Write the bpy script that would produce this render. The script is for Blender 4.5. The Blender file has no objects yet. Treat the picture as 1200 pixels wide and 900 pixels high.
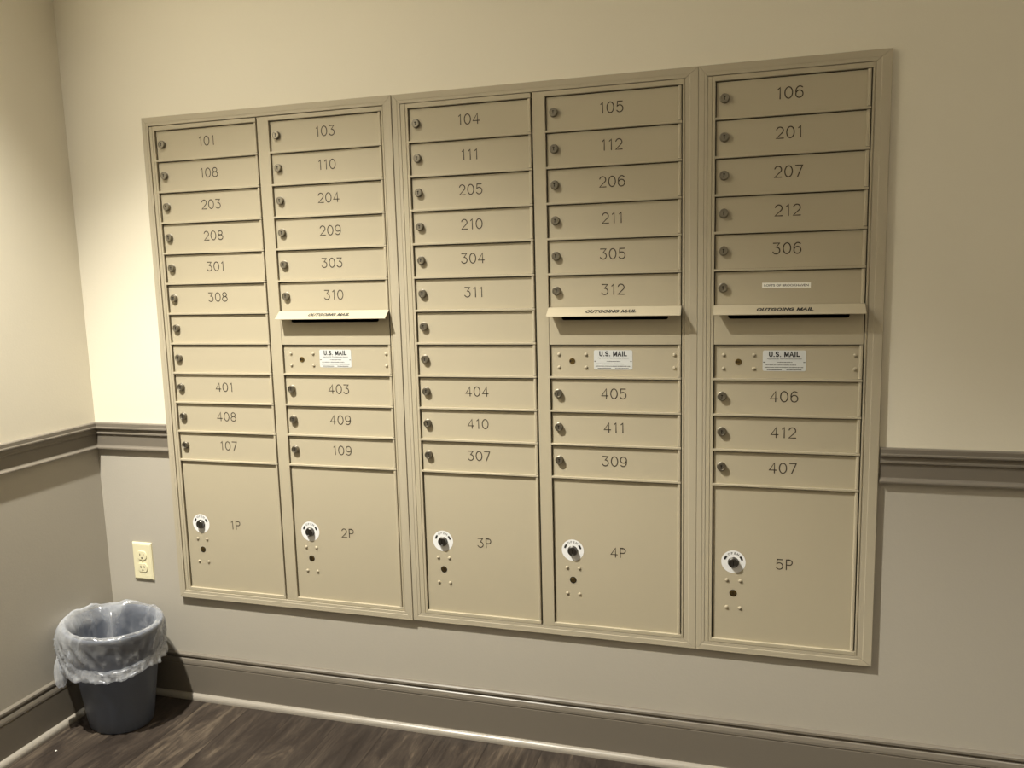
import bpy, bmesh, math, random
from mathutils import Vector, Matrix, noise

# ------------------------------------------------------------------ camera, light, exposure
S = bpy.context.scene
COL = S.collection
H = 1.704                        # height of the top edge of the first door row above the floor

cam_d = bpy.data.cameras.new('camera')
cam = bpy.data.objects.new('camera', cam_d)
COL.objects.link(cam)
r0 = (0.9595486, 0.2804273, -0.0250389)
r1 = (0.0133618, -0.1341933, -0.9908651)
r2 = (-0.2812257, 0.9504486, -0.1325121)
M = Matrix(((r0[0], -r1[0], -r2[0], 1.28871),
            (r0[1], -r1[1], -r2[1], -2.00278),
            (r0[2], -r1[2], -r2[2], H - 0.42826),
            (0, 0, 0, 1)))
cam.matrix_world = M
cam_d.sensor_width = 36
cam_d.lens = 36 * 956.52 / 1200
cam_d.clip_start = 0.02
S.camera = cam

S.view_settings.view_transform = 'Standard'
S.view_settings.look = 'None'
S.view_settings.exposure = -0.06
S.view_settings.gamma = 1
S.view_settings.use_curve_mapping = False
S.cycles.use_denoising = True

W = bpy.data.worlds.new('world'); S.world = W
W.use_nodes = True
W.node_tree.nodes['Background'].inputs[0].default_value = (1, .9, .75, 1)
W.node_tree.nodes['Background'].inputs[1].default_value = 0.0

def spot(name, loc, power, size, blend, radius, color, target=None):
    d = bpy.data.lights.new(name, 'SPOT')
    d.energy = power; d.spot_size = math.radians(size); d.spot_blend = blend
    d.shadow_soft_size = radius; d.color = color
    o = bpy.data.objects.new(name, d); COL.objects.link(o); o.location = loc
    if target:
        o.rotation_euler = (Vector(target) - Vector(loc)).to_track_quat('-Z', 'Y').to_euler()
    return o

CEIL = H + 1.30
WARM = (1.0, 0.965, 0.86)
def aim(loc, tx, ty): return (loc[0] + tx, loc[1] + ty, loc[2] - 1)
A_ = (-0.335, -1.09, CEIL - .03)                 # adjustable downlight near the corner
spot('downlight_lamp', A_, 620, 105, .51, 0.026, WARM, aim(A_, .15, -.2))
spot('downlight_lamp', A_, 62, 132, .6, 0.026, WARM, aim(A_, .11, -.2))          # spill of the same fitting
spot('downlight_lamp', (3.1, -1.1, CEIL - .03), 135, 84, .6, 0.05, WARM)   # assumed unseen downlight, added to brighten the wall at far right
al = bpy.data.lights.new('ambient_fill_lamp', 'AREA'); al.energy = 10; al.size = 1.6; al.color = WARM   # unseen fill added to lift the ambient light in the room
ao = bpy.data.objects.new('ambient_fill_lamp', al); COL.objects.link(ao); ao.location = (2.4, -2.7, CEIL - .02)

# ------------------------------------------------------------------ materials
def srgb(r, g, b):
    f = lambda c: (c / 255 / 12.92) if c / 255 <= .04045 else ((c / 255 + .055) / 1.055) ** 2.4
    return (f(r), f(g), f(b), 1)

def mat(name, color, rough=.5, metal=0.0, spec=.5, bump=None, var=None):
    m = bpy.data.materials.new(name); m.use_nodes = True
    nt = m.node_tree; b = nt.nodes['Principled BSDF']
    b.inputs['Base Color'].default_value = color
    b.inputs['Roughness'].default_value = rough
    b.inputs['Metallic'].default_value = metal
    b.inputs['Specular IOR Level'].default_value = spec
    if bump or var:
        tc = nt.nodes.new('ShaderNodeTexCoord')
    if bump:
        sc, st = bump
        n = nt.nodes.new('ShaderNodeTexNoise'); n.inputs['Scale'].default_value = sc
        n.inputs['Detail'].default_value = 3
        bp = nt.nodes.new('ShaderNodeBump'); bp.inputs['Strength'].default_value = st
        bp.inputs['Distance'].default_value = .002
        nt.links.new(tc.outputs['Object'], n.inputs['Vector'])
        nt.links.new(n.outputs['Fac'], bp.inputs['Height'])
        nt.links.new(bp.outputs['Normal'], b.inputs['Normal'])
    if var:
        sc, amt = var
        n2 = nt.nodes.new('ShaderNodeTexNoise'); n2.inputs['Scale'].default_value = sc
        n2.inputs['Detail'].default_value = 4
        mx = nt.nodes.new('ShaderNodeMix'); mx.data_type = 'RGBA'
        mx.inputs[6].default_value = tuple(c * (1 - amt) for c in color[:3]) + (1,)
        mx.inputs[7].default_value = tuple(min(1, c * (1 + amt)) for c in color[:3]) + (1,)
        nt.links.new(tc.outputs['Object'], n2.inputs['Vector'])
        nt.links.new(n2.outputs['Fac'], mx.inputs[0])
        nt.links.new(mx.outputs[2], b.inputs['Base Color'])
    return m

m_wall_up = mat('cream wall paint', (.74, .69, .575, 1), .75, spec=.2, bump=(160, .12), var=(3, .02))
m_wall_lo = mat('greige wall paint', (.43, .395, .335, 1), .7, spec=.25, bump=(160, .12), var=(3, .02))
m_trim = mat('taupe semi gloss trim paint', (.172, .150, .121, 1), .38, bump=(60, .05))
m_shoe = mat('pale taupe shoe paint', (.30, .27, .228, 1), .35)
m_ceil = mat('white ceiling paint', (.78, .75, .68, 1), .8, spec=.2, bump=(120, .1))
m_sand = mat('sand powder coat', (.43, .378, .275, 1), .52, spec=.24, bump=(900, .06), var=(5, .02))
m_sand2 = mat('sand powder coat trim', (.43, .38, .285, 1), .52, spec=.24, bump=(900, .06), var=(5, .02))
m_dark = mat('painted interior shade', (.03, .026, .02, 1), .7)  # near-black colour stands in for shade inside the cabinet and door gaps
m_ink = mat('engraved brown fill', (.036, .025, .014, 1), .7)
m_black = mat('black print', (.012, .012, .012, 1), .6)
m_greyink = mat('grey print', (.13, .13, .125, 1), .6)
m_nickel = mat('nickel', (.25, .228, .185, 1), .42, metal=1.0, bump=(700, .1))
m_darkmetal = mat('dark chrome', (.16, .155, .145, 1), .28, metal=1.0)
m_brass = mat('aged brass', (.20, .14, .055, 1), .4, metal=1.0)
m_hole = mat('key hole black', (.006, .005, .004, 1), .8)
m_plaque = mat('silver label', (.60, .61, .60, 1), .4)
m_sticker = mat('white vinyl sticker', (.80, .80, .80, 1), .35)
m_tape = mat('label tape', (.88, .86, .78, 1), .5)
m_ivory = mat('ivory plastic', (.80, .74, .50, 1), .35)
m_bin = mat('charcoal plastic', (.088, .102, .138, 1), .45, bump=(300, .1))
m_paper = mat('paper', (.8, .78, .72, 1), .7)

def make_floor_mat():
    m = bpy.data.materials.new('dark wood vinyl plank'); m.use_nodes = True
    nt = m.node_tree; N = nt.nodes; L = nt.links; b = N['Principled BSDF']
    tc = N.new('ShaderNodeTexCoord')
    rot = N.new('ShaderNodeMapping'); rot.inputs['Rotation'].default_value = (0, 0, math.radians(90))
    L.new(tc.outputs['Object'], rot.inputs['Vector'])
    br = N.new('ShaderNodeTexBrick')
    br.inputs['Scale'].default_value = 1
    br.inputs['Brick Width'].default_value = 1.22
    br.inputs['Row Height'].default_value = .152
    br.inputs['Mortar Size'].default_value = .0012
    br.inputs['Mortar Smooth'].default_value = .3
    br.inputs['Color1'].default_value = (0, 0, 0, 1)
    br.inputs['Color2'].default_value = (1, 1, 1, 1)
    br.inputs['Mortar'].default_value = (.3, .3, .3, 1)
    br.offset = .37
    L.new(rot.outputs['Vector'], br.inputs['Vector'])
    # per-plank shift of the grain
    add = N.new('ShaderNodeVectorMath'); add.operation = 'MULTIPLY_ADD'
    add.inputs[1].default_value = (3.1, 7.7, 5.3)
    L.new(br.outputs['Color'], add.inputs[0]); L.new(rot.outputs['Vector'], add.inputs[2])
    mp = N.new('ShaderNodeMapping'); mp.inputs['Scale'].default_value = (1.7, 7.5, 1)
    L.new(add.outputs[0], mp.inputs['Vector'])
    n1 = N.new('ShaderNodeTexNoise'); n1.inputs['Scale'].default_value = 1.6; n1.inputs['Detail'].default_value = 8
    n1.inputs['Roughness'].default_value = .62; n1.inputs['Distortion'].default_value = 1.8
    L.new(mp.outputs[0], n1.inputs['Vector'])
    mp2 = N.new('ShaderNodeMapping'); mp2.inputs['Scale'].default_value = (5, 70, 1)
    L.new(add.outputs[0], mp2.inputs['Vector'])
    n2 = N.new('ShaderNodeTexNoise'); n2.inputs['Scale'].default_value = 2; n2.inputs['Detail'].default_value = 5
    L.new(mp2.outputs[0], n2.inputs['Vector'])
    mixf = N.new('ShaderNodeMath'); mixf.operation = 'MULTIPLY_ADD'; mixf.inputs[1].default_value = .20
    L.new(n2.outputs['Fac'], mixf.inputs[0])
    sc = N.new('ShaderNodeMath'); sc.operation = 'MULTIPLY'; sc.inputs[1].default_value = .82
    L.new(n1.outputs['Fac'], sc.inputs[0]); L.new(sc.outputs[0], mixf.inputs[2])
    pl = N.new('ShaderNodeMath'); pl.operation = 'MULTIPLY_ADD'; pl.inputs[1].default_value = .10; 
    L.new(br.outputs['Color'], pl.inputs[0]); L.new(mixf.outputs[0], pl.inputs[2])
    cr = N.new('ShaderNodeValToRGB')
    e = cr.color_ramp.elements
    e[0].position = .36; e[0].color = (.020, .015, .012, 1)
    e[1].position = .72; e[1].color = (.105, .082, .060, 1)
    k = e.new(.52); k.color = (.034, .026, .021, 1)
    k = e.new(.62); k.color = (.052, .040, .031, 1)
    L.new(pl.outputs[0], cr.inputs[0])
    mx = N.new('ShaderNodeMix'); mx.data_type = 'RGBA'
    mx.inputs[7].default_value = (.02, .015, .012, 1)
    L.new(br.outputs['Fac'], mx.inputs[0]); L.new(cr.outputs[0], mx.inputs[6])
    L.new(mx.outputs[2], b.inputs['Base Color'])
    b.inputs['Roughness'].default_value = .46
    b.inputs['Specular IOR Level'].default_value = .22
    bp = N.new('ShaderNodeBump'); bp.inputs['Strength'].default_value = .25; bp.inputs['Distance'].default_value = .002
    L.new(mixf.outputs[0], bp.inputs['Height']); L.new(bp.outputs[0], b.inputs['Normal'])
    return m
m_floor = make_floor_mat()

def make_bag_mat():
    m = bpy.data.materials.new('thin clear plastic film'); m.use_nodes = True
    nt = m.node_tree; N = nt.nodes; L = nt.links
    out = N['Material Output']; N.remove(N['Principled BSDF'])
    tr = N.new('ShaderNodeBsdfTransparent'); tr.inputs[0].default_value = (.93, .94, .96, 1)
    df = N.new('ShaderNodeBsdfDiffuse'); df.inputs[0].default_value = (.80, .82, .86, 1)
    tl = N.new('ShaderNodeBsdfTranslucent'); tl.inputs[0].default_value = (.80, .82, .86, 1)
    gl = N.new('ShaderNodeBsdfGlossy'); gl.inputs['Roughness'].default_value = .22
    gl.inputs[0].default_value = (.95, .96, 1, 1)
    lw = N.new('ShaderNodeLayerWeight'); lw.inputs[0].default_value = .35
    m1 = N.new('ShaderNodeMixShader'); m1.inputs[0].default_value = .4
    L.new(df.outputs[0], m1.inputs[1]); L.new(tl.outputs[0], m1.inputs[2])
    # creases of the film are milkier
    tc = N.new('ShaderNodeTexCoord')
    nz = N.new('ShaderNodeTexNoise'); nz.inputs['Scale'].default_value = 16; nz.inputs['Detail'].default_value = 5
    nz.inputs['Distortion'].default_value = 1.6
    L.new(tc.outputs['Object'], nz.inputs['Vector'])
    mr = N.new('ShaderNodeMapRange'); mr.inputs[1].default_value = .42; mr.inputs[2].default_value = .72
    mr.inputs[3].default_value = .03; mr.inputs[4].default_value = .24
    L.new(nz.outputs['Fac'], mr.inputs[0])
    fac = N.new('ShaderNodeMath'); fac.operation = 'MULTIPLY_ADD'; fac.inputs[1].default_value = .42; fac.use_clamp = True
    L.new(lw.outputs['Facing'], fac.inputs[0]); L.new(mr.outputs[0], fac.inputs[2])
    at = N.new('ShaderNodeAttribute'); at.attribute_name = 'gather'
    ga = N.new('ShaderNodeMath'); ga.operation = 'MULTIPLY_ADD'; ga.inputs[1].default_value = .40; ga.use_clamp = True
    L.new(at.outputs['Fac'], ga.inputs[0]); L.new(fac.outputs[0], ga.inputs[2]); fac = ga
    m2 = N.new('ShaderNodeMixShader')
    L.new(fac.outputs[0], m2.inputs[0]); L.new(tr.outputs[0], m2.inputs[1]); L.new(m1.outputs[0], m2.inputs[2])
    m3 = N.new('ShaderNodeMixShader')
    fr = N.new('ShaderNodeMath'); fr.operation = 'MULTIPLY_ADD'; fr.inputs[1].default_value = .25; fr.inputs[2].default_value = .07
    L.new(lw.outputs['Fresnel'], fr.inputs[0]); L.new(fr.outputs[0], m3.inputs[0])
    L.new(m2.outputs[0], m3.inputs[1]); L.new(gl.outputs[0], m3.inputs[2])
    bp = N.new('ShaderNodeBump'); bp.inputs['Strength'].default_value = .6; bp.inputs['Distance'].default_value = .006
    L.new(nz.outputs['Fac'], bp.inputs['Height'])
    for s in (df, tl, gl): L.new(bp.outputs[0], s.inputs['Normal'])
    L.new(m3.outputs[0], out.inputs[0])
    return m
m_bag = make_bag_mat()

# ------------------------------------------------------------------ helpers
def link_mesh(name, me, parent=None, loc=(0, 0, 0)):
    o = bpy.data.objects.new(name, me); COL.objects.link(o)
    o.location = loc
    if parent: o.parent = parent
    return o

def mesh_from(bm, name, mats, smooth=False, bevel=None):
    bmesh.ops.recalc_face_normals(bm, faces=bm.faces)
    me = bpy.data.meshes.new(name); bm.to_mesh(me); bm.free()
    for m in (mats if isinstance(mats, (list, tuple)) else [mats]): me.materials.append(m)
    if smooth:
        for p in me.polygons: p.use_smooth = True
    return me

def box(bm, x0, x1, y0, y1, z0, z1, bev=0.0, mi=0, seg=2):
    r = bmesh.ops.create_cube(bm, size=1)
    for v in r['verts']:
        v.co = Vector((x0 + (v.co.x + .5) * (x1 - x0), y0 + (v.co.y + .5) * (y1 - y0), z0 + (v.co.z + .5) * (z1 - z0)))
    fs = {f for v in r['verts'] for f in v.link_faces}
    for f in fs: f.material_index = mi
    if bev:
        es = {e for v in r['verts'] for e in v.link_edges}
        bmesh.ops.bevel(bm, geom=list(es), offset=bev, segments=seg, affect='EDGES', profile=.5)

def lathe_y(bm, prof, n=28, cx=0, cz=0, mi=0):
    """prof: list of (radius, y); turned about the Y axis, closed at radius 0"""
    rings = []
    for r, y in prof:
        if r < 1e-6: rings.append([bm.verts.new((cx, y, cz))])
        else: rings.append([bm.verts.new((cx + r * math.cos(2 * math.pi * i / n), y, cz + r * math.sin(2 * math.pi * i / n))) for i in range(n)])
    for a, b in zip(rings, rings[1:]):
        for i in range(n):
            j = (i + 1) % n
            if len(a) == 1 and len(b) == 1: continue
            if len(a) == 1: f = bm.faces.new((a[0], b[i], b[j]))
            elif len(b) == 1: f = bm.faces.new((a[i], a[j], b[0]))
            else: f = bm.faces.new((a[i], a[j], b[j], b[i]))
            f.material_index = mi

def empty(name, loc, label, cat, group=None):
    o = bpy.data.objects.new(name, None); COL.objects.link(o); o.location = loc
    o.empty_display_size = .05
    o['label'] = label; o['category'] = cat
    if group: o['group'] = group
    return o

def struct(o, label=None, cat=None):
    o['kind'] = 'structure'
    if label: o['label'] = label
    if cat: o['category'] = cat
    return o

# single stroke engraved lettering ---------------------------------------------------------
def arc(cx, cy, rx, ry, a0, a1, n=14):
    return [(cx + rx * math.cos(math.radians(a0 + (a1 - a0) * i / n)), cy + ry * math.sin(math.radians(a0 + (a1 - a0) * i / n))) for i in range(n + 1)]
GL = {
 '0': (.70, [arc(.35, .5, .33, .5, 90, 450, 30)]),
 '1': (.46, [[(.12, .84), (.30, 1.0), (.30, 0)]]),
 '2': (.68, [arc(.34, .70, .30, .30, 165, -38, 16) + [(.03, 0), (.66, 0)]]),
 '3': (.68, [[(.05, 1.0), (.60, 1.0), (.30, .62)] + arc(.31, .31, .32, .31, 85, -155, 18)]),
 '4': (.70, [[(.50, 0), (.50, 1.0), (.02, .28), (.68, .28)]]),
 '5': (.68, [[(.58, 1.0), (.12, 1.0), (.07, .54)] + arc(.32, .33, .32, .33, 128, -150, 18)]),
 '6': (.68, [arc(.34, .32, .31, .32, 90, 450, 26), [(.60, .90)] + arc(.37, .55, .34, .45, 60, 190, 14)]),
 '7': (.66, [[(.03, 1.0), (.63, 1.0), (.22, 0)]]),
 '8': (.68, [arc(.34, .27, .32, .27, 90, 450, 26), arc(.34, .77, .26, .23, -90, 270, 24)]),
 '9': (.68, [arc(.34, .68, .31, .32, 90, 450, 26), [(.08, .10)] + arc(.31, .45, .34, .45, -120, 10, 14)]),
 'P': (.62, [[(.06, 0), (.06, 1.0), (.36, 1.0)] + arc(.36, .74, .24, .26, 90, -90, 12) + [(.06, .48)]]),
}
def ribbon(bm, pts, w, y):
    P = [Vector(p) for p in pts]
    closed = (P[0] - P[-1]).length < 1e-6
    if closed: P = P[:-1]
    n = len(P); Lv, Rv = [], []
    for i in range(n):
        if closed: d0 = (P[i] - P[i - 1]).normalized(); d1 = (P[(i + 1) % n] - P[i]).normalized()
        else:
            d0 = (P[i] - P[i - 1]).normalized() if i > 0 else (P[1] - P[0]).normalized()
            d1 = (P[i + 1] - P[i]).normalized() if i < n - 1 else d0
        nrm = (Vector((-d0.y, d0.x)) + Vector((-d1.y, d1.x)))
        nrm = nrm.normalized() if nrm.length > 1e-4 else Vector((-d1.y, d1.x))
        k = min(1.6, 1 / max(.3, nrm.dot(Vector((-d1.y, d1.x)))))
        Lv.append(bm.verts.new((P[i].x + nrm.x * w / 2 * k, y, P[i].y + nrm.y * w / 2 * k)))
        Rv.append(bm.verts.new((P[i].x - nrm.x * w / 2 * k, y, P[i].y - nrm.y * w / 2 * k)))
    for i in range(n if closed else n - 1):
        j = (i + 1) % n
        bm.faces.new((Lv[i], Rv[i], Rv[j], Lv[j]))
    if not closed:
        for i in (0, n - 1):
            d = (P[0] - P[1]).normalized() if i == 0 else (P[-1] - P[-2]).normalized()
            a0 = math.atan2(d.y, d.x)
            fan = [bm.verts.new((P[i].x + w / 2 * math.cos(a0 + math.radians(t)), y, P[i].y + w / 2 * math.sin(a0 + math.radians(t)))) for t in range(-90, 91, 30)]
            bm.faces.new(fan)
def engraved(text, h, w, gap=.24):
    """mesh of routed single stroke characters centred on the origin, facing -Y"""
    bm = bmesh.new(); x = 0; tot = sum(GL[c][0] for c in text) + gap * (len(text) - 1)
    for c in text:
        adv, strokes = GL[c]
        for s in strokes:
            ribbon(bm, [((x + p[0] - tot / 2) * h, (p[1] - .5) * h) for p in s], w, 0)
        x += adv + gap
    return mesh_from(bm, 'number ' + text, m_ink)

LT = {
 'U': (.74, [[(.08, 1), (.08, .34)] + arc(.37, .32, .29, .28, 180, 360, 12) + [(.66, 1)]]),
 'S': (.70, [arc(.34, .73, .26, .23, 30, 270, 14) + arc(.34, .27, .28, .23, 90, -150, 14)]),
 '.': (.26, [[(.10, .05), (.13, .05)]]),
 ' ': (.30, []),
 'M': (.90, [[(.08, 0), (.08, .97)], [(.82, 0), (.82, .97)], [(.08, .97), (.45, .12)], [(.45, .12), (.82, .97)]]),
 'A': (.82, [[(.04, 0), (.41, 1), (.78, 0)], [(.17, .34), (.65, .34)]]),
 'I': (.26, [[(.13, 0), (.13, 1)]]),
 'L': (.62, [[(.08, 1), (.08, .07), (.60, .07)]]),
 'O': (.86, [arc(.43, .5, .36, .44, 90, 450, 26)]),
 'T': (.74, [[(.02, .93), (.72, .93)], [(.37, .93), (.37, 0)]]),
 'G': (.86, [arc(.43, .5, .36, .44, 45, 330, 20) + [(.80, .46), (.50, .46)]]),
 'N': (.80, [[(.08, 0), (.08, .97)], [(.08, .97), (.72, .03)], [(.72, .03), (.72, 1)]]),
}
def block_text(text, width, height, stroke, shear=0.0, gap=.16):
    """bold lettering drawn with a constant stroke, centred on the origin, facing -Y"""
    bm = bmesh.new(); x = 0; tot = sum(LT[c][0] for c in text) + gap * (len(text) - 1)
    for c in text:
        adv, strokes = LT[c]
        for st in strokes:
            ribbon(bm, [(((x + p[0] + shear * (p[1] - .5)) / tot - .5) * width, (p[1] - .5) * height) for p in st], stroke, 0)
        x += adv + gap
    return mesh_from(bm, 'lettering', m_black)

def type_mesh(body, size, material, bold=0.0, shear=0.0, width=None, height=None):
    cu = bpy.data.curves.new('type', 'FONT'); cu.body = body; cu.size = 1
    cu.offset = bold; cu.shear = shear; cu.align_x = 'CENTER'; cu.align_y = 'CENTER'; cu.resolution_u = 3
    o = bpy.data.objects.new('type', cu); COL.objects.link(o)
    bpy.context.view_layer.update()
    me = bpy.data.meshes.new_from_object(o.evaluated_get(bpy.context.evaluated_depsgraph_get()))
    bpy.data.objects.remove(o); bpy.data.curves.remove(cu)
    xs = [v.co.x for v in me.vertices]; ys = [v.co.y for v in me.vertices]
    cx, cy = (min(xs) + max(xs)) / 2, (min(ys) + max(ys)) / 2
    sx = width / (max(xs) - min(xs)) if width else size
    sy = height / (max(ys) - min(ys)) if height else (sx if width else size)
    if height and not width: sx = sy
    for v in me.vertices: v.co = Vector(((v.co.x - cx) * sx, 0, (v.co.y - cy) * sy))
    me.materials.clear(); me.materials.append(material)
    return me

# ------------------------------------------------------------------ the room
YW = 0.010                                   # plane of the back wall
XR, YF = 3.6, -3.8                           # right wall and wall behind the camera
ZR1, ZR0 = H - .844, H - .926                # chair rail top and bottom
def xwall(z): return -.641 - .0078 * z       # left wall is a touch out of plumb
UX0, UX1, UZ0, UZ1 = -.366, 1.562, H - 1.368, H + .026   # opening that takes the mailboxes

bm = bmesh.new()
def quad(bm, pts, mi=0):
    f = bm.faces.new([bm.verts.new(p) for p in pts]); f.material_index = mi; return f
ZS = ZR0 + .02                               # paint changes colour behind the rail
def wall_rect(x0, x1, z0, z1):
    if z0 < ZS < z1:
        wall_rect(x0, x1, z0, ZS); wall_rect(x0, x1, ZS, z1); return
    quad(bm, [(xwall(z0) if x0 is None else x0, YW, z0), (x1, YW, z0), (x1, YW, z1), (xwall(z1) if x0 is None else x0, YW, z1)], 0 if z0 >= ZS - 1e-6 else 1)
wall_rect(None, UX0, 0, CEIL); wall_rect(UX1, XR, 0, CEIL)
wall_rect(UX0, UX1, 0, UZ0); wall_rect(UX0, UX1, UZ1, CEIL)
struct(link_mesh('wall_back', mesh_from(bm, 'wall_back', [m_wall_up, m_wall_lo])), 'back wall, cream above and greige below the chair rail')
bm = bmesh.new()
for z0, z1, mi in ((0, ZS, 1), (ZS, CEIL, 0)):
    quad(bm, [(xwall(z0), YW, z0), (xwall(z0), YF, z0), (xwall(z1), YF, z1), (xwall(z1), YW, z1)], mi)
struct(link_mesh('wall_left', mesh_from(bm, 'wall_left', [m_wall_up, m_wall_lo])), 'left wall, cream above and greige below the chair rail')
bm = bmesh.new()
for z0, z1, mi in ((0, ZS, 1), (ZS, CEIL, 0)):
    quad(bm, [(XR, YW, z0), (XR, YF, z0), (XR, YF, z1), (XR, YW, z1)], mi)
struct(link_mesh('wall_right', mesh_from(bm, 'wall_right', [m_wall_up, m_wall_lo])))
bm = bmesh.new()
for z0, z1, mi in ((0, ZS, 1), (ZS, CEIL, 0)):
    quad(bm, [(xwall(z0), YF, z0), (XR, YF, z0), (XR, YF, z1), (xwall(z1), YF, z1)], mi)
struct(link_mesh('wall_front', mesh_from(bm, 'wall_front', [m_wall_up, m_wall_lo])))
bm = bmesh.new(); box(bm, -.75, XR + .05, YF - .05, YW + .05, -.03, 0)
struct(link_mesh('floor', mesh_from(bm, 'floor', m_floor)), 'dark wood plank floor')
bm = bmesh.new(); box(bm, -.75, XR + .05, YF - .05, YW + .05, CEIL, CEIL + .03)
struct(link_mesh('ceiling', mesh_from(bm, 'ceiling', m_ceil)))

RAIL = [(0, 0), (.015, 0), (.0185, -.0025), (.019, -.012), (.0215, -.0145), (.0215, -.0180), (.0130, -.0205), (.0118, -.0255), (.0125, -.0295),
        (.0150, -.0310), (.0152, -.0350), (.0090, -.0375), (.0088, -.0700), (.0115, -.0735), (.0172, -.0765), (.0185, -.0785), (.0182, -.0820), (0, -.0820)]
RAIL = [(d * .64, z) for d, z in RAIL]
BASE = [(0, 0), (.0065, -.0008), (.0105, -.0035), (.0110, -.0090), (.0060, -.0120), (.0060, -.0150), (.0105, -.0185), (.0130, -.0270),
        (.0135, -.0330), (.0120, -.0345), (.0120, -.0360), (.0128, -.0375), (.0128, -.1430), (0, -.1430)]
SHOE = [(.0128, .0170)] + [(.0128 + .0135 * math.sin(math.radians(a)), .0035 + .0135 * math.cos(math.radians(a))) for a in range(0, 91, 15)] + [(.0263, 0), (.0128, 0)]

def run(name, prof, ztop, a, b, along, mitre_a=False, mitre_b=False, cap_a=False, cap_b=False):
    """profile swept along a wall; along = 'x' for the back wall, 'y' for the left wall"""
    bm = bmesh.new(); A, B = [], []
    for d, z in prof:
        zz = ztop + z
        if along == 'x':
            x0 = (xwall(zz) + d) if mitre_a else a
            A.append(bm.verts.new((x0, YW - d, zz))); B.append(bm.verts.new((b, YW - d, zz)))
        else:
            y1 = (YW - d) if mitre_b else b
            A.append(bm.verts.new((xwall(zz) + d, a, zz))); B.append(bm.verts.new((xwall(zz) + d, y1, zz)))
    n = len(prof)
    for i in range(n - 1): bm.faces.new((A[i], B[i], B[i + 1], A[i + 1]))
    if cap_a: bm.faces.new(A)
    if cap_b: bm.faces.new(B)
    me = mesh_from(bm, name, m_shoe if prof is SHOE else m_trim)
    return struct(link_mesh(name, me))
run('trim_1', RAIL, ZR1, YF, 0, 'y', mitre_b=True)['label'] = 'taupe chair rail along the left wall'
run('trim_2', RAIL, ZR1, 0, -.3795, 'x', mitre_a=True, cap_b=True)['label'] = 'short taupe chair rail between the corner and the mailboxes'
run('trim_3', RAIL, ZR1, 1.5765, XR, 'x', cap_a=True)['label'] = 'taupe chair rail on the wall right of the mailboxes'
run('baseboard_left', BASE, .143, YF, 0, 'y', mitre_b=True)['label'] = 'taupe baseboard along the left wall'
run('baseboard_back', BASE, .143, 0, XR, 'x', mitre_a=True)['label'] = 'taupe baseboard under the mailboxes'
run('trim_4', SHOE, 0, YF, 0, 'y', mitre_b=True)['label'] = 'shoe moulding at the foot of the left baseboard'
run('trim_5', SHOE, 0, 0, XR, 'x', mitre_a=True)['label'] = 'shoe moulding at the foot of the back baseboard'

# ------------------------------------------------------------------ mailboxes
P0 = .0865                                   # row pitch
DIV = .0056                                  # height of a divider strip
ZB = -1.3435                                 # bottom of the parcel door opening
XL = [-.3391, .0285, .4356, .7970, 1.2011]
XRT = [-.0105, .3591, .7612, 1.1251, 1.5332]
REC = .0055                                  # doors sit this far behind the frame
HINGE = .0085

def door_mesh(w, h, name):
    """door, origin at the top left corner of its opening: recessed plate, rolled hinge edge at the right"""
    bm = bmesh.new(); g = .0013
    box(bm, .0025, w - HINGE + .0005, REC, REC + .0026, -h + .0002, -.0024, .0004)
    # rolled hinge edge
    x0, x1 = w - HINGE, w - .0008
    prof = [(x0, REC + .003), (x0, REC - .0002), (x0 + .0012, .0012), (x0 + .0028, .0004), (x1 - .0014, .0004), (x1 - .0003, .0010), (x1, .0022), (x1, REC + .003)]
    top = [bm.verts.new((x, y, -g)) for x, y in prof]; bot = [bm.verts.new((x, y, -h + g)) for x, y in prof]
    for i in range(len(prof)):
        j = (i + 1) % len(prof); bm.faces.new((top[i], top[j], bot[j], bot[i]))
    bm.faces.new(top); bm.faces.new(bot)
    return mesh_from(bm, name, m_sand)

bm = bmesh.new()                              # cam lock: flanged nickel cylinder with a key slot
lathe_y(bm, [(.0104, 0), (.0104, -.0010), (.0098, -.0014), (.0096, -.0058), (.0088, -.0068), (.0070, -.0070), (.0064, -.0062), (0, -.0062)], 30)
box(bm, -.0008, .0008, -.0066, -.0058, -.0040, .0040, mi=1)
box(bm, -.0022, .0022, -.0066, -.0058, .0018, .0034, mi=1)
lock_me = mesh_from(bm, 'lock', [m_nickel, m_hole])
for p in lock_me.polygons: p.use_smooth = False
bm = bmesh.new()                              # rivet
lathe_y(bm, [(.0043, 0), (.0042, -.0010), (.0035, -.0021), (.0021, -.0029), (0, -.0032)], 18)
rivet_me = mesh_from(bm, 'rivet', m_sand, smooth=True)
bm = bmesh.new()                              # carrier lock of the service door
lathe_y(bm, [(.0076, 0), (.0076, -.0008), (.0066, -.0012), (.0058, -.0010), (.0056, -.0003), (0, -.0003)], 26)
box(bm, -.0036, .0036, -.0008, -.0002, -.0007, .0007, mi=1)
box(bm, -.0056, -.0038, -.0009, -.0002, -.0022, .0022, mi=1)
carrier_me = mesh_from(bm, 'carrier_lock', [m_brass, m_hole])
bm = bmesh.new()                              # recessed key lock under the parcel knob
lathe_y(bm, [(.0088, 0), (.0088, -.0006), (.0078, -.0010), (.0074, -.0002), (0, -.0002)], 26, mi=1)
lathe_y(bm, [(.0072, -.0003), (.0060, -.0008), (0, -.0008)], 22)
box(bm, -.0006, .0006, -.0012, -.0006, -.0042, .0042, mi=1)
pkey_me = mesh_from(bm, 'key_lock', [m_brass, m_hole])
bm = bmesh.new()                              # parcel knob
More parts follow.
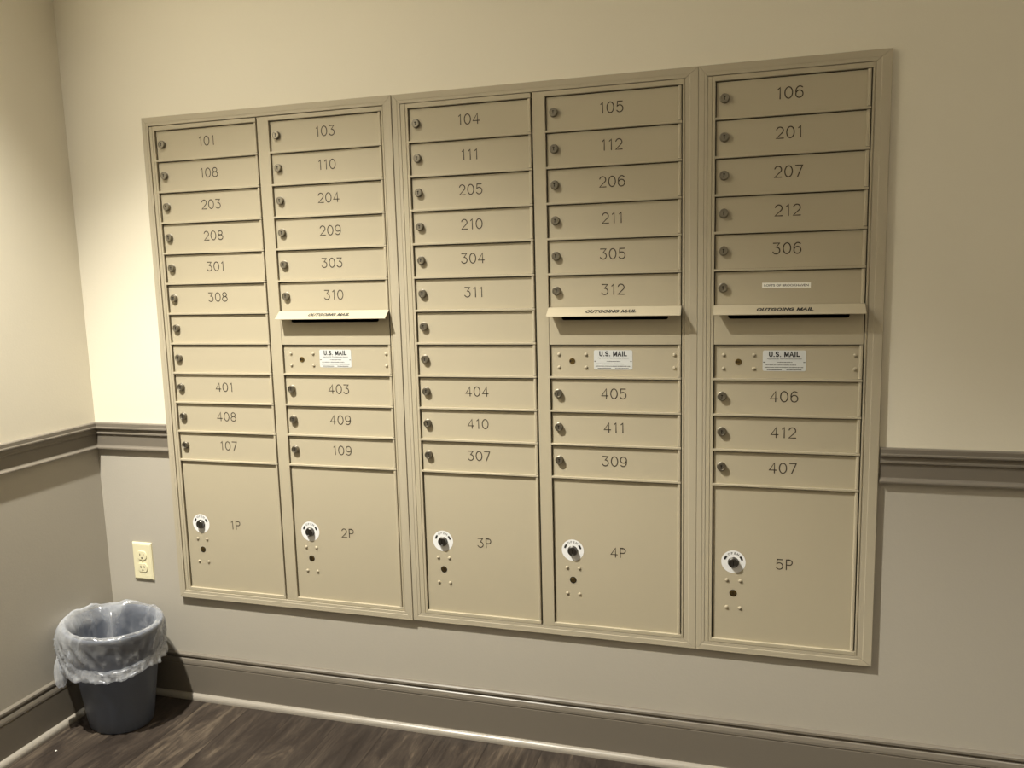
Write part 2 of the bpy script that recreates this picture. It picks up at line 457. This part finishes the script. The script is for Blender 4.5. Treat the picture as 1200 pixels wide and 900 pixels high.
lathe_y(bm, [(.0135, 0), (.0135, -.0020), (.0124, -.0028), (.0120, -.0076), (.0110, -.0088), (.0090, -.0090), (.0086, -.0080), (0, -.0080)], 32)
box(bm, -.0009, .0009, -.0085, -.0077, -.0052, .0052, mi=1)
pknob_me = mesh_from(bm, 'key_knob', [m_darkmetal, m_hole])
bm = bmesh.new()                              # round sticker behind the knob
lathe_y(bm, [(.0290, 0), (.0290, -.0002), (0, -.0002)], 48)
stick_me = mesh_from(bm, 'instruction_sticker', m_sticker)
def bar_mesh(sgn):                            # black arrow bar
    bm = bmesh.new(); a0 = 90 + sgn * 62
    ribbon(bm, [(.0215 * math.cos(math.radians(a0 + t)), .0215 * math.sin(math.radians(a0 + t))) for t in (-9, 0, 9)], .0052, 0)
    return mesh_from(bm, 'sticker_bar', m_black)
bar_mes = [bar_mesh(-1), bar_mesh(1)]
def arc_text(body, r, a_mid, step, size, flip=False):
    bm = bmesh.new()
    for i, c in enumerate(body):
        if c == ' ': continue
        me = type_mesh(c, 1, m_greyink, bold=.02, height=size)
        a = a_mid + (step * (len(body) - 1) / 2 - step * i) * (-1 if flip else 1)
        rotn = math.radians(a - 90 + (180 if flip else 0))
        n0 = len(bm.verts); bm.from_mesh(me); bm.verts.ensure_lookup_table()
        for v in bm.verts[n0:]:
            x, z = v.co.x, v.co.z
            v.co = Vector((x * math.cos(rotn) - z * math.sin(rotn) + r * math.cos(math.radians(a)), 0, x * math.sin(rotn) + z * math.cos(rotn) + r * math.sin(math.radians(a))))
        bpy.data.meshes.remove(me)
    return mesh_from(bm, 'arc text', m_greyink)
open_me = arc_text('OPEN', .0222, 90, 19, .0058)

# parts of the carrier plaque
PW, PH = .0965, .0490
bm = bmesh.new(); box(bm, -PW / 2, PW / 2, -.0004, 0, -PH / 2, PH / 2)
es = [e for e in bm.edges if abs(e.verts[0].co.y - e.verts[1].co.y) > 1e-5]
bmesh.ops.bevel(bm, geom=es, offset=.004, segments=4, affect='EDGES', profile=.5)
plaque_me = mesh_from(bm, 'label_plate', m_plaque)
usmail_me = block_text('U.S. MAIL', .0680, .0112, .0026, gap=.20)
appr_me = type_mesh('Approved By The Postmaster General', 1, m_greyink, bold=.02, width=.0770, height=.0034)
random.seed(4)
bm = bmesh.new()                              # fine print that cannot be read, as worn broken lines
def dashes(x0, x1, z, h):
    x = x0
    while x < x1:
        w = random.uniform(.0012, .0036)
        ribbon(bm, [(x, z), (min(x1, x + w), z)], h * random.uniform(.75, 1.1), 0); x += w + random.uniform(.0010, .0019)
dashes(-.016, .018, -.0035, .0016); dashes(-.041, -.018, -.0098, .0016); dashes(-.014, .026, -.0098, .0016)
dashes(-.043, .043, -.0156, .0018); dashes(-.038, -.006, -.0212, .0020); dashes(.006, .038, -.0212, .0020)
dashes(-.046, -.043, -.0035, .0024); dashes(.043, .046, -.0035, .0024)
fine_me = mesh_from(bm, 'fine_print', m_greyink)
outgoing_me = block_text('OUTGOING MAIL', .1240, .0100, .0026, shear=.28, gap=.13)
tape_txt_me = type_mesh('LOFTS OF BROOKHAVEN', 1, m_greyink, bold=.02, width=.098, height=.0052)

digit_cache = {}
def number(text, parent, loc):
    if text not in digit_cache: digit_cache[text] = engraved(text, .0245, .0025)
    return link_mesh('number', digit_cache[text], parent, loc)

def make_trim(x0, x1, z0, z1, wl, wr, wt, wb, yf, name='trim_frame'):
    """four mitred flange pieces with a small step near the inner edge; local to the unit origin"""
    bm = bmesh.new(); g = .00035
    def piece(o0, o1, i0, i1):
        # o0,o1 outer corners; i0,i1 inner corners (x,z)
        O0, O1, I0, I1 = map(Vector, (o0, o1, i0, i1))
        d = (O1 - O0).normalized() * g
        O0 += d; O1 -= d; I0 += d; I1 -= d
        cols = []
        for (A, B, C2) in ((O0, I0, 0), (O1, I1, 1)):
            pr = [(0.0, YW + .0005), (0.0, yf + .0008), (.04, yf), (.62, yf), (.66, yf + .0007), (.985, yf + .0007), (1.0, yf + .0010), (1.0, YW + .004)]
            cols.append([bm.verts.new((A.x + (B.x - A.x) * t, y, A.y + (B.y - A.y) * t)) for t, y in pr])
        for i in range(len(cols[0]) - 1): bm.faces.new((cols[0][i], cols[1][i], cols[1][i + 1], cols[0][i + 1]))
        bm.faces.new(cols[0]); bm.faces.new(cols[1])
    a, b, c, d = (x0, z0), (x1, z0), (x1, z1), (x0, z1)
    ia, ib, ic, id_ = (x0 + wl, z0 + wb), (x1 - wr, z0 + wb), (x1 - wr, z1 - wt), (x0 + wl, z1 - wt)
    piece(a, b, ia, ib); piece(b, c, ib, ic); piece(c, d, ic, id_); piece(d, a, id_, ia)
    return mesh_from(bm, name, m_sand2)

ROWS = {
 0: ['101', '108', '203', '208', '301', '308', '', '', '401', '408', '107'],
 1: ['103', '110', '204', '209', '303', '310', 'OUT', 'USM', '403', '409', '109'],
 2: ['104', '111', '205', '210', '304', '311', '', '', '404', '410', '307'],
 3: ['105', '112', '206', '211', '305', '312', 'OUT', 'USM', '405', '411', '309'],
 4: ['106', '201', '207', '212', '306', 'TAPE', 'OUT', 'USM', '406', '412', '407'],
}
PARCEL = ['1P', '2P', '3P', '4P', '5P']
UNITS = [
 dict(cols=[0, 1], x0=-.3770, x1=.3915, wl=.0200, wr=.0240, yf=-.003,
      label='left double-column sand metal mailbox unit, boxes 101 to 109, next to the corner'),
 dict(cols=[2, 3], x0=.3920, x1=1.1630, wl=.0225, wr=.0300, yf=-.0003,
      label='middle double-column sand metal mailbox unit, with parcel lockers 3P and 4P'),
 dict(cols=[4], x0=1.1635, x1=1.5735, wl=.0200, wr=.0325, yf=-.0003,
      label='right single-column sand metal mailbox unit, with parcel locker 5P'),
]
TT, TB = .0368, -1.3775                        # outer top and bottom of the flange
IT, IB = .0132, -1.3545                        # inner

hood_cache, door_cache = {}, {}
def get_door(w, h):
    k = (round(w, 4), round(h, 4))
    if k not in door_cache: door_cache[k] = door_mesh(w, h, 'door')
    return door_cache[k]

def slot_plate_mesh(w, h):
    """outgoing mail plate with a long letter slot; origin top left of the plate"""
    bm = bmesh.new(); y = .0004
    outer = [(.0008, 0), (w - .0008, 0), (w - .0008, -h), (.0008, -h)]
    s0, s1, t, b_ = .0330, w - .0310, -.0140, -.0310
    r = .006
    hole = [(s0, t), (s1, t)] + [(s1 - r + r * math.cos(math.radians(a)), b_ + r + r * math.sin(math.radians(a))) for a in (0, -30, -60, -90)] + \
           [(s0 + r + r * math.cos(math.radians(a)), b_ + r + r * math.sin(math.radians(a))) for a in (-90, -120, -150, -180)]
    def loop(pts):
        vs = [bm.verts.new((x, y, z)) for x, z in pts]
        return [bm.edges.new((vs[i], vs[(i + 1) % len(vs)])) for i in range(len(vs))]
    es = loop(outer) + loop(hole)
    bmesh.ops.triangle_fill(bm, edges=es, use_beauty=True)
    ret = bmesh.ops.extrude_face_region(bm, geom=list(bm.faces))
    for v in [g for g in ret['geom'] if isinstance(g, bmesh.types.BMVert)]: v.co.y += .0030
    return mesh_from(bm, 'slot_plate', m_sand)

def hood_mesh(w):
    """sloping sheet hood over the slot with a short return lip and a fixing flange"""
    bm = bmesh.new(); t = .0016
    pr = [(.003, .0010), (-.0006, .0010), (-.0018, .0004), (-.0272, -.0190), (-.0278, -.0204), (-.0268, -.0212), (-.0262, -.0206), (-.0006, -.0012), (.003, -.0012)]
    A = [bm.verts.new((-.0004, y, z)) for y, z in pr]; B = [bm.verts.new((w + .0004, y, z)) for y, z in pr]
    for i in range(len(pr)):
        j = (i + 1) % len(pr); bm.faces.new((A[i], A[j], B[j], B[i]))
    bm.faces.new(A); bm.faces.new(B)
    return mesh_from(bm, 'slot_hood', m_sand)

for u in UNITS:
    xc = (u['x0'] + u['x1']) / 2
    org = Vector((xc, 0, H + TB))
    root = empty('mailbox_unit', org, u['label'], 'mailbox')
    root['group'] = 'wall mailbox units'
    def rel(x, y, z): return (x - xc, y, z - TB)         # z measured from the first row
    tr = link_mesh('trim_frame', make_trim(u['x0'] - xc, u['x1'] - xc, 0, TT - TB, u['wl'], u['wr'], TT - IT, IB - TB, u['yf']), root)
    # box behind the wall
    bm = bmesh.new()
    bx0, bx1 = u['x0'] + .012 - xc, u['x1'] - .012 - xc
    bz0, bz1 = .010, TT - TB - .011
    def q(*p): bm.faces.new([bm.verts.new(v) for v in p])
    y0, y1 = .0115, .36
    q((bx0, y1, bz0), (bx1, y1, bz0), (bx1, y1, bz1), (bx0, y1, bz1))
    q((bx0, y0, bz0), (bx1, y0, bz0), (bx1, y1, bz0), (bx0, y1, bz0)); q((bx0, y0, bz1), (bx1, y0, bz1), (bx1, y1, bz1), (bx0, y1, bz1))
    q((bx0, y0, bz0), (bx0, y1, bz0), (bx0, y1, bz1), (bx0, y0, bz1)); q((bx1, y0, bz0), (bx1, y1, bz0), (bx1, y1, bz1), (bx1, y0, bz1))
    link_mesh('cabinet_shell', mesh_from(bm, 'cabinet_shell', m_dark), root)
    n = len(u['cols'])
    for ci, c in enumerate(u['cols']):
        xl, xr = XL[c], XRT[c]; w = xr - xl
        left_edge = (u['x0'] + u['wl'] + .0010) if ci == 0 else (XRT[u['cols'][0]] + .0042)
        right_edge = (u['x1'] - u['wr'] - .0020) if ci == n - 1 else None
        # face frame: stiles, top rail, divider strips, sill
        bm = bmesh.new(); Y0, Y1 = 0, .0112; bv = .0007
        def fb(x0, x1, z0, z1, yy=Y0, b=bv): box(bm, x0 - xl, x1 - xl, yy, Y1, z0, z1, b)
        if ci == 0:
            fb(left_edge, xl - .0074, ZB - .0105, IT - .0016, .0004)
            fb(xl - .0064, xl, ZB - .0105, IT - .0016)
        else:
            fb(left_edge, xl, ZB - .0105, IT - .0016)
        xe = xr
        if ci == 0: fb(left_edge - .003, xl - .003, ZB - .0105, IT - .0016, .0030, 0)
        if ci == n - 1: fb(xr + .0026, right_edge + .004, ZB - .0105, IT - .0016, .0030, 0)
        if ci == n - 1:
            fb(xr + .0019, right_edge, ZB - .0105, IT - .0016, .0004)
            xe = xr + .0024
        fb(xl - .0005, xe, .0, IT - .0016)                           # top rail
        for k in range(1, 12):
            if ROWS[c][k - 1] == 'OUT' or (k < 11 and ROWS[c][k] == 'OUT'): continue
            fb(xl - .0005, xr, -k * P0, -k * P0 + DIV, -.0001, .0008)
        if 'OUT' in ROWS[c]:
            pass
        fb(xl - .0005, xe, ZB - .0105, ZB, -.0001, .0014)            # sill
        # strips added behind the gaps, coloured near black as painted shade
        ya, yb = REC + .0030, REC + .0056
        for k in range(1, 12): box(bm, .0, w, ya, yb, -k * P0 - .005, -k * P0 + DIV, mi=1)
        box(bm, .0, w, ya, yb, -.005, .006, mi=1)
        box(bm, -.003, .005, ya, yb, ZB, 0, mi=1); box(bm, w - .004, w + (.005 if ci == n - 1 else .006), ya, yb, ZB, 0, mi=1)
        ff = link_mesh('face_frame', mesh_from(bm, 'face_frame', [m_sand, m_dark]), root, rel(xl, 0, 0))
        # doors
        for k, txt in enumerate(ROWS[c]):
            z = -k * P0; h = P0 - DIV
            if txt == 'OUT':
                pz = z + DIV
                pl = link_mesh('outgoing_slot', slot_plate_mesh(w, P0 + DIV), root, rel(xl, 0, pz))
                pl['label'] = 'outgoing mail panel with a hooded letter slot'
                hd = link_mesh('hood', hood_mesh(w), pl, (0, 0, 0))
                # lettering lies on the sloping face of the hood
                tx = link_mesh('lettering', outgoing_me, pl, (.1603, -.0152, -.0092))
                tx.rotation_euler = (-math.atan2(.0272 - .0018, .0194), 0, 0)
                continue
            me = get_door(w, h)
            if txt == 'USM':
                d = link_mesh('service_door', me, root, rel(xl, 0, z))
                d['label'] = 'carrier service door with a silver U.S. MAIL plate'
                yy = REC - .0001
                zc = -.0418
                link_mesh('carrier_lock', carrier_me, d, (.0575, yy, zc))
                for rx in (.0235, .0930, w - .0165):
                    for rz in (-.0255, -.0580):
                        link_mesh('rivet', rivet_me, d, (rx, yy, rz))
                pq = link_mesh('label_plate', plaque_me, d, (.1612, yy, -.0388))
                link_mesh('lettering', usmail_me, d, (.1612, yy - .0006, -.0388 + .0155))
                link_mesh('lettering', appr_me, d, (.1612, yy - .0006, -.0388 + .0045))
                link_mesh('fine_print', fine_me, d, (.1612, yy - .0006, -.0388))
                continue
            d = link_mesh('mailbox_door', me, root, rel(xl, 0, z))
            lk = link_mesh('lock', lock_me, d, (.0206, REC - .0001, -.0388))
            lk.rotation_euler = (0, random.uniform(-.12, .12), 0); lk.scale = (1.08, 1.15, 1.08)
            if txt == 'TAPE':
                d['label'] = 'mailbox door with a narrow white printed label tape'
                bm2 = bmesh.new(); box(bm2, -.0535, .0535, -.0003, 0, -.0060, .0060)
                t = link_mesh('label_tape', mesh_from(bm2, 'label_tape', m_tape), d, (.1625, REC, -.0355))
                t.rotation_euler = (0, .012, 0)
                t2 = link_mesh('lettering', tape_txt_me, d, (.1625, REC - .0006, -.0355)); t2.rotation_euler = (0, .012, 0)
            elif txt:
                d['label'] = 'mailbox door numbered ' + txt
                number(txt, d, (.1665 if c < 2 else .1625, REC - .0003, -.0374))
            else:
                d['label'] = 'mailbox door without a number'
        # parcel locker
        z = -11 * P0; h = z - ZB
        d = link_mesh('parcel_door', get_door(w, h), root, rel(xl, 0, z))
        d['label'] = 'tall parcel locker door numbered ' + PARCEL[c]
        yy = REC - .0001; zc = -1.1435 - z; sx = .0512
        link_mesh('sticker', stick_me, d, (sx, yy, zc))['label'] = 'round white sticker around the knob'
        for bme in bar_mes: link_mesh('sticker_bar', bme, d, (sx, yy - .0005, zc))
        link_mesh('lettering', open_me, d, (sx, yy - .0005, zc))
        link_mesh('key_knob', pknob_me, d, (sx, yy, zc - .001))
        link_mesh('key_lock', pkey_me, d, (sx, yy, -1.2238 - z))
        for rx in (sx - .0155, sx + .0170):
            for rz in (-1.1908, -1.2612): link_mesh('rivet', rivet_me, d, (rx, yy, rz - z))
        number(PARCEL[c], d, (.1700, REC - .0003, -1.1415 - z))

# ------------------------------------------------------------------ wall outlet
root = empty('wall_outlet', (-.5115, YW, H - 1.2785), 'ivory duplex power outlet on the wall left of the mailboxes, above the wastebasket', 'outlet')
bm = bmesh.new()
def ring(w, h, y): return [bm.verts.new((sx * w / 2, y, sz * h / 2)) for sx, sz in ((-1, -1), (1, -1), (1, 1), (-1, 1))]
rs = [ring(.0700, .1190, .0005), ring(.0700, .1190, -.0028), ring(.0690, .1180, -.0040), ring(.0620, .1080, -.0062)]
for a, b in zip(rs, rs[1:]):
    for i in range(4): bm.faces.new((a[i], a[(i + 1) % 4], b[(i + 1) % 4], b[i]))
bm.faces.new(rs[-1])
link_mesh('cover_plate', mesh_from(bm, 'cover_plate', m_ivory), root)
for dz in (.0195, -.0195):
    bm = bmesh.new()
    pts = []
    for i in range(32):
        a = 2 * math.pi * i / 32
        pts.append((.0172 * math.cos(a), max(-.0140, min(.0140, .0172 * math.sin(a)))))
    f0 = [bm.verts.new((x, -.0060, z)) for x, z in pts]; f1 = [bm.verts.new((x, -.0078, z)) for x, z in pts]
    f2 = [bm.verts.new((x * .95, -.0082, z * .95)) for x, z in pts]
    for a, b in ((f0, f1), (f1, f2)):
        for i in range(32): bm.faces.new((a[i], a[(i + 1) % 32], b[(i + 1) % 32], b[i]))
    bm.faces.new(f2)
    box(bm, -.0077, -.0049, -.0084, -.0080, -.0020, .0062, mi=1)
    box(bm, .0050, .0075, -.0084, -.0080, -.0012, .0056, mi=1)
    lathe_y(bm, [(.0027, -.0081), (.0027, -.0084), (0, -.0084)], 14, cx=0, cz=-.0080, mi=1)
    link_mesh('receptacle', mesh_from(bm, 'receptacle', [m_ivory, m_ink]), root, (0, 0, dz))
bm = bmesh.new()
lathe_y(bm, [(.0032, -.0060), (.0032, -.0070), (.0022, -.0076), (0, -.0077)], 16)
box(bm, -.0026, .0026, -.0079, -.0075, -.0004, .0004, mi=1)
link_mesh('screw', mesh_from(bm, 'screw', [m_ivory, m_ink]), root)

# ------------------------------------------------------------------ wastebasket
BX, BY, RA, RB, PHI, BH = -.4880, -.1590, .1430, .1210, -.28, .302
def oval(s, th, z, dr=0.0):
    a, b = RA * s + dr, RB * s + dr
    x, y = a * math.cos(th), b * math.sin(th)
    return Vector((x * math.cos(PHI) - y * math.sin(PHI), x * math.sin(PHI) + y * math.cos(PHI), z))
def bscale(z): return .685 + (.315) * (z / BH)
root = empty('wastebasket', (BX, BY, 0), 'charcoal grey oval plastic wastebasket standing on the floor in the corner', 'wastebasket')
bm = bmesh.new(); NT = 72
prof = [(.0, .004, 0), (.60, .004, 0)]           # (scale or None, z, extra)
rings = []
def addring(s, z, dr=0.0): rings.append([bm.verts.new(oval(s, 2 * math.pi * i / NT, z, dr)) for i in range(NT)])
addring(.60, .0); addring(bscale(0) - .02, .0); addring(bscale(0), .004)
for i in range(1, 9): addring(bscale(BH * i / 8 * .95), BH * i / 8 * .95)
addring(bscale(BH * .955), BH * .955, .005); addring(bscale(BH), BH - .002, .005); addring(bscale(BH), BH, .003)
addring(bscale(BH), BH, -.001); addring(bscale(BH), BH - .003, -.003)
for i in range(7, -1, -1): addring(bscale(BH * i / 8), max(.006, BH * i / 8), -.003)
for a, b in zip(rings, rings[1:]):
    for i in range(NT): bm.faces.new((a[i], a[(i + 1) % NT], b[(i + 1) % NT], b[i]))
bm.faces.new(rings[0]); bm.faces.new(rings[-1])
link_mesh('bin_body', mesh_from(bm, 'bin_body', m_bin, smooth=True), root)

# ------------------------------------------------------------------ clear liner bag
def fbm(x, y, z): return noise.noise((x, y, z)) + .5 * noise.noise((2.1 * x, 2.1 * y, 2.1 * z + 7))
root = empty('trash_bag', (BX, BY, 0), 'clear plastic trash bag lining the charcoal wastebasket, folded out over its rim', 'trash bag')
bm = bmesh.new(); NT = 200
cols, gath = [], []
view = math.atan2(-2.0, 1.78)                  # side of the bin that faces the room
for i in range(NT):
    th = 2 * math.pi * i / NT
    cx, sy = math.cos(th), math.sin(th)
    wv = fbm(cx * 2.2, sy * 2.2, 1.3)
    fine = fbm(cx * 9, sy * 9, 4.1)
    ang = th + PHI
    front = .5 + .5 * math.cos(ang - view)               # 1 at the front of the bin
    leftp = .5 + .5 * math.cos(ang - math.radians(200))  # 1 towards the left wall
    hem = BH - (.084 + .030 * front + .016 * wv + .012 * leftp)
    col = []
    # inside, from the bottom up
    for j in range(13):
        t = j / 12
        z = .055 + (BH - .050) * t
        fold = .010 + .020 * max(0, fbm(cx * 3.1 + 5, sy * 3.1, z * 3.0)) + .006 * abs(fbm(cx * 10, sy * 10, z * 6))
        # one deep fold hangs into the bin at the back left
        fold += .085 * math.exp(-((math.degrees(ang) % 360 - 128) / 13) ** 2) * math.sin(min(1, t * 1.2) * math.pi * .75)
        if j == 12: fold *= .45
        s = bscale(z)
        col.append(oval(s, th, z, -.004 - fold * (1 - .3 * t)))
    # over the rim
    puff = .003 + .012 * leftp ** 2 + .003 * max(0, wv)
    lift = .004 + .010 * max(0, fbm(cx * 3, sy * 3, 9.2)) + .012 * leftp ** 3 + .004 * abs(fine)
    col.append(oval(1, th, BH + lift * .8, -.003)); col.append(oval(1, th, BH + lift, .003))
    col.append(oval(1, th, BH + lift * .5, .005 + puff * .6))
    # outside skirt
    for j in range(1, 17):
        t = j / 16
        z = BH + (hem - BH) * t
        # slanting tension creases and fine gathers
        cr1 = noise.noise((cx * 5 + z * 26, sy * 5 - z * 18, 2.7)); cr1 = max(0, .22 - abs(cr1)) * .040
        wr = cr1 + .0020 * fbm(cx * 20, sy * 20, z * 9 + 3) * (.4 + t)
        flare = .004 * t + .012 * max(0, math.sin(t * math.pi)) * leftp ** 2
        band = .009 * max(0, t - .74) / .26 * (1 + .9 * fine)
        s = bscale(z) * (1 - t * .2) + t * .2
        col.append(oval(s, th, z, .005 + puff * (1 - .4 * t) + flare + wr * min(1, 4 * t) + band))
    # hem turned back under and gathered in a loose roll
    s = bscale(hem)
    col.append(oval(s, th, hem - .004 + .004 * fine, .009 + puff * .5))
    col.append(oval(s, th, hem + .010, .004 + puff * .5))
    col.append(oval(s, th, hem + .026 + .006 * wv, .006 + puff * .5 + .003 * fine))
    col.append(oval(s, th, hem + .014, .009 + puff * .5))
    for v in col:                                          # keep clear of the walls
        lim = xwall(v.z) + .004 - BX
        if v.x < lim: v.x = lim + .15 * (lim - v.x) * 0
        if v.y > YW - .004 - BY: v.y = YW - .004 - BY
    cols.append([bm.verts.new(v) for v in col])
    nc = len(col)
    for j in range(nc):                                    # how bunched the film is: puffed left side, rim, hem, inner fold
        g = .75 * leftp ** 3 * (1 if j > 10 else 0)
        if 12 <= j <= 15: g = max(g, .10 + .5 * leftp ** 2)
        if j >= nc - 8: g = max(g, (.35, .6, .85, .9, .9, .85, .7, .5)[j - (nc - 8)])
        if j < 12: g = max(g, .55 * math.exp(-((math.degrees(ang) % 360 - 128) / 9) ** 2))
        gath.append(g)
for i in range(NT):
    a, b = cols[i], cols[(i + 1) % NT]
    for j in range(len(a) - 1): bm.faces.new((a[j], b[j], b[j + 1], a[j + 1]))
bm.faces.new([c[0] for c in cols])
me = mesh_from(bm, 'liner', m_bag, smooth=True)
at = me.attributes.new('gather', 'FLOAT', 'POINT'); at.data.foreach_set('value', gath)
link_mesh('liner', me, root)
# bunched tail that hangs at the left
bm = bmesh.new(); rings = []
tail = [(-.100, -.098, .236, .009), (-.102, -.104, .226, .006), (-.101, -.106, .212, .010), (-.100, -.108, .194, .014), (-.099, -.109, .176, .016), (-.098, -.110, .158, .014), (-.097, -.110, .146, .009)]
for x, y, z, r in tail:
    ring_ = []
    for i in range(28):
        a = 2 * math.pi * i / 28
        rr = .92 * r * (1 + .38 * math.sin(5 * a + z * 60) * .6 + .3 * noise.noise((math.cos(a) * 2, math.sin(a) * 2, z * 40)))
        ring_.append(bm.verts.new((max(x + rr * math.cos(a), xwall(z) + .016 - BX), y + rr * math.sin(a), z)))
    rings.append(ring_)
for a, b in zip(rings, rings[1:]):
    for i in range(28): bm.faces.new((a[i], a[(i + 1) % 28], b[(i + 1) % 28], b[i]))
bm.faces.new(rings[0]); bm.faces.new(rings[-1])
me = mesh_from(bm, 'knotted_tail', m_bag, smooth=True)
at = me.attributes.new('gather', 'FLOAT', 'POINT'); at.data.foreach_set('value', [.85] * len(me.vertices))
link_mesh('knotted_tail', me, root)

# ------------------------------------------------------------------ scrap on the floor
bm = bmesh.new()
for i in range(7):
    a = 2 * math.pi * i / 7
    bm.verts.new((.0035 * math.cos(a) * random.uniform(.6, 1.2), .0035 * math.sin(a) * random.uniform(.6, 1.2), random.uniform(.0006, .0025)))
bm.verts.new((0, 0, .0032)); bm.verts.new((0, 0, 0))
bmesh.ops.convex_hull(bm, input=list(bm.verts))
o = link_mesh('paper_scrap', mesh_from(bm, 'paper_scrap', m_paper), None, (-.545, -.345, 0))
o['label'] = 'tiny white scrap lying on the floor beside the left baseboard'; o['category'] = 'scrap'
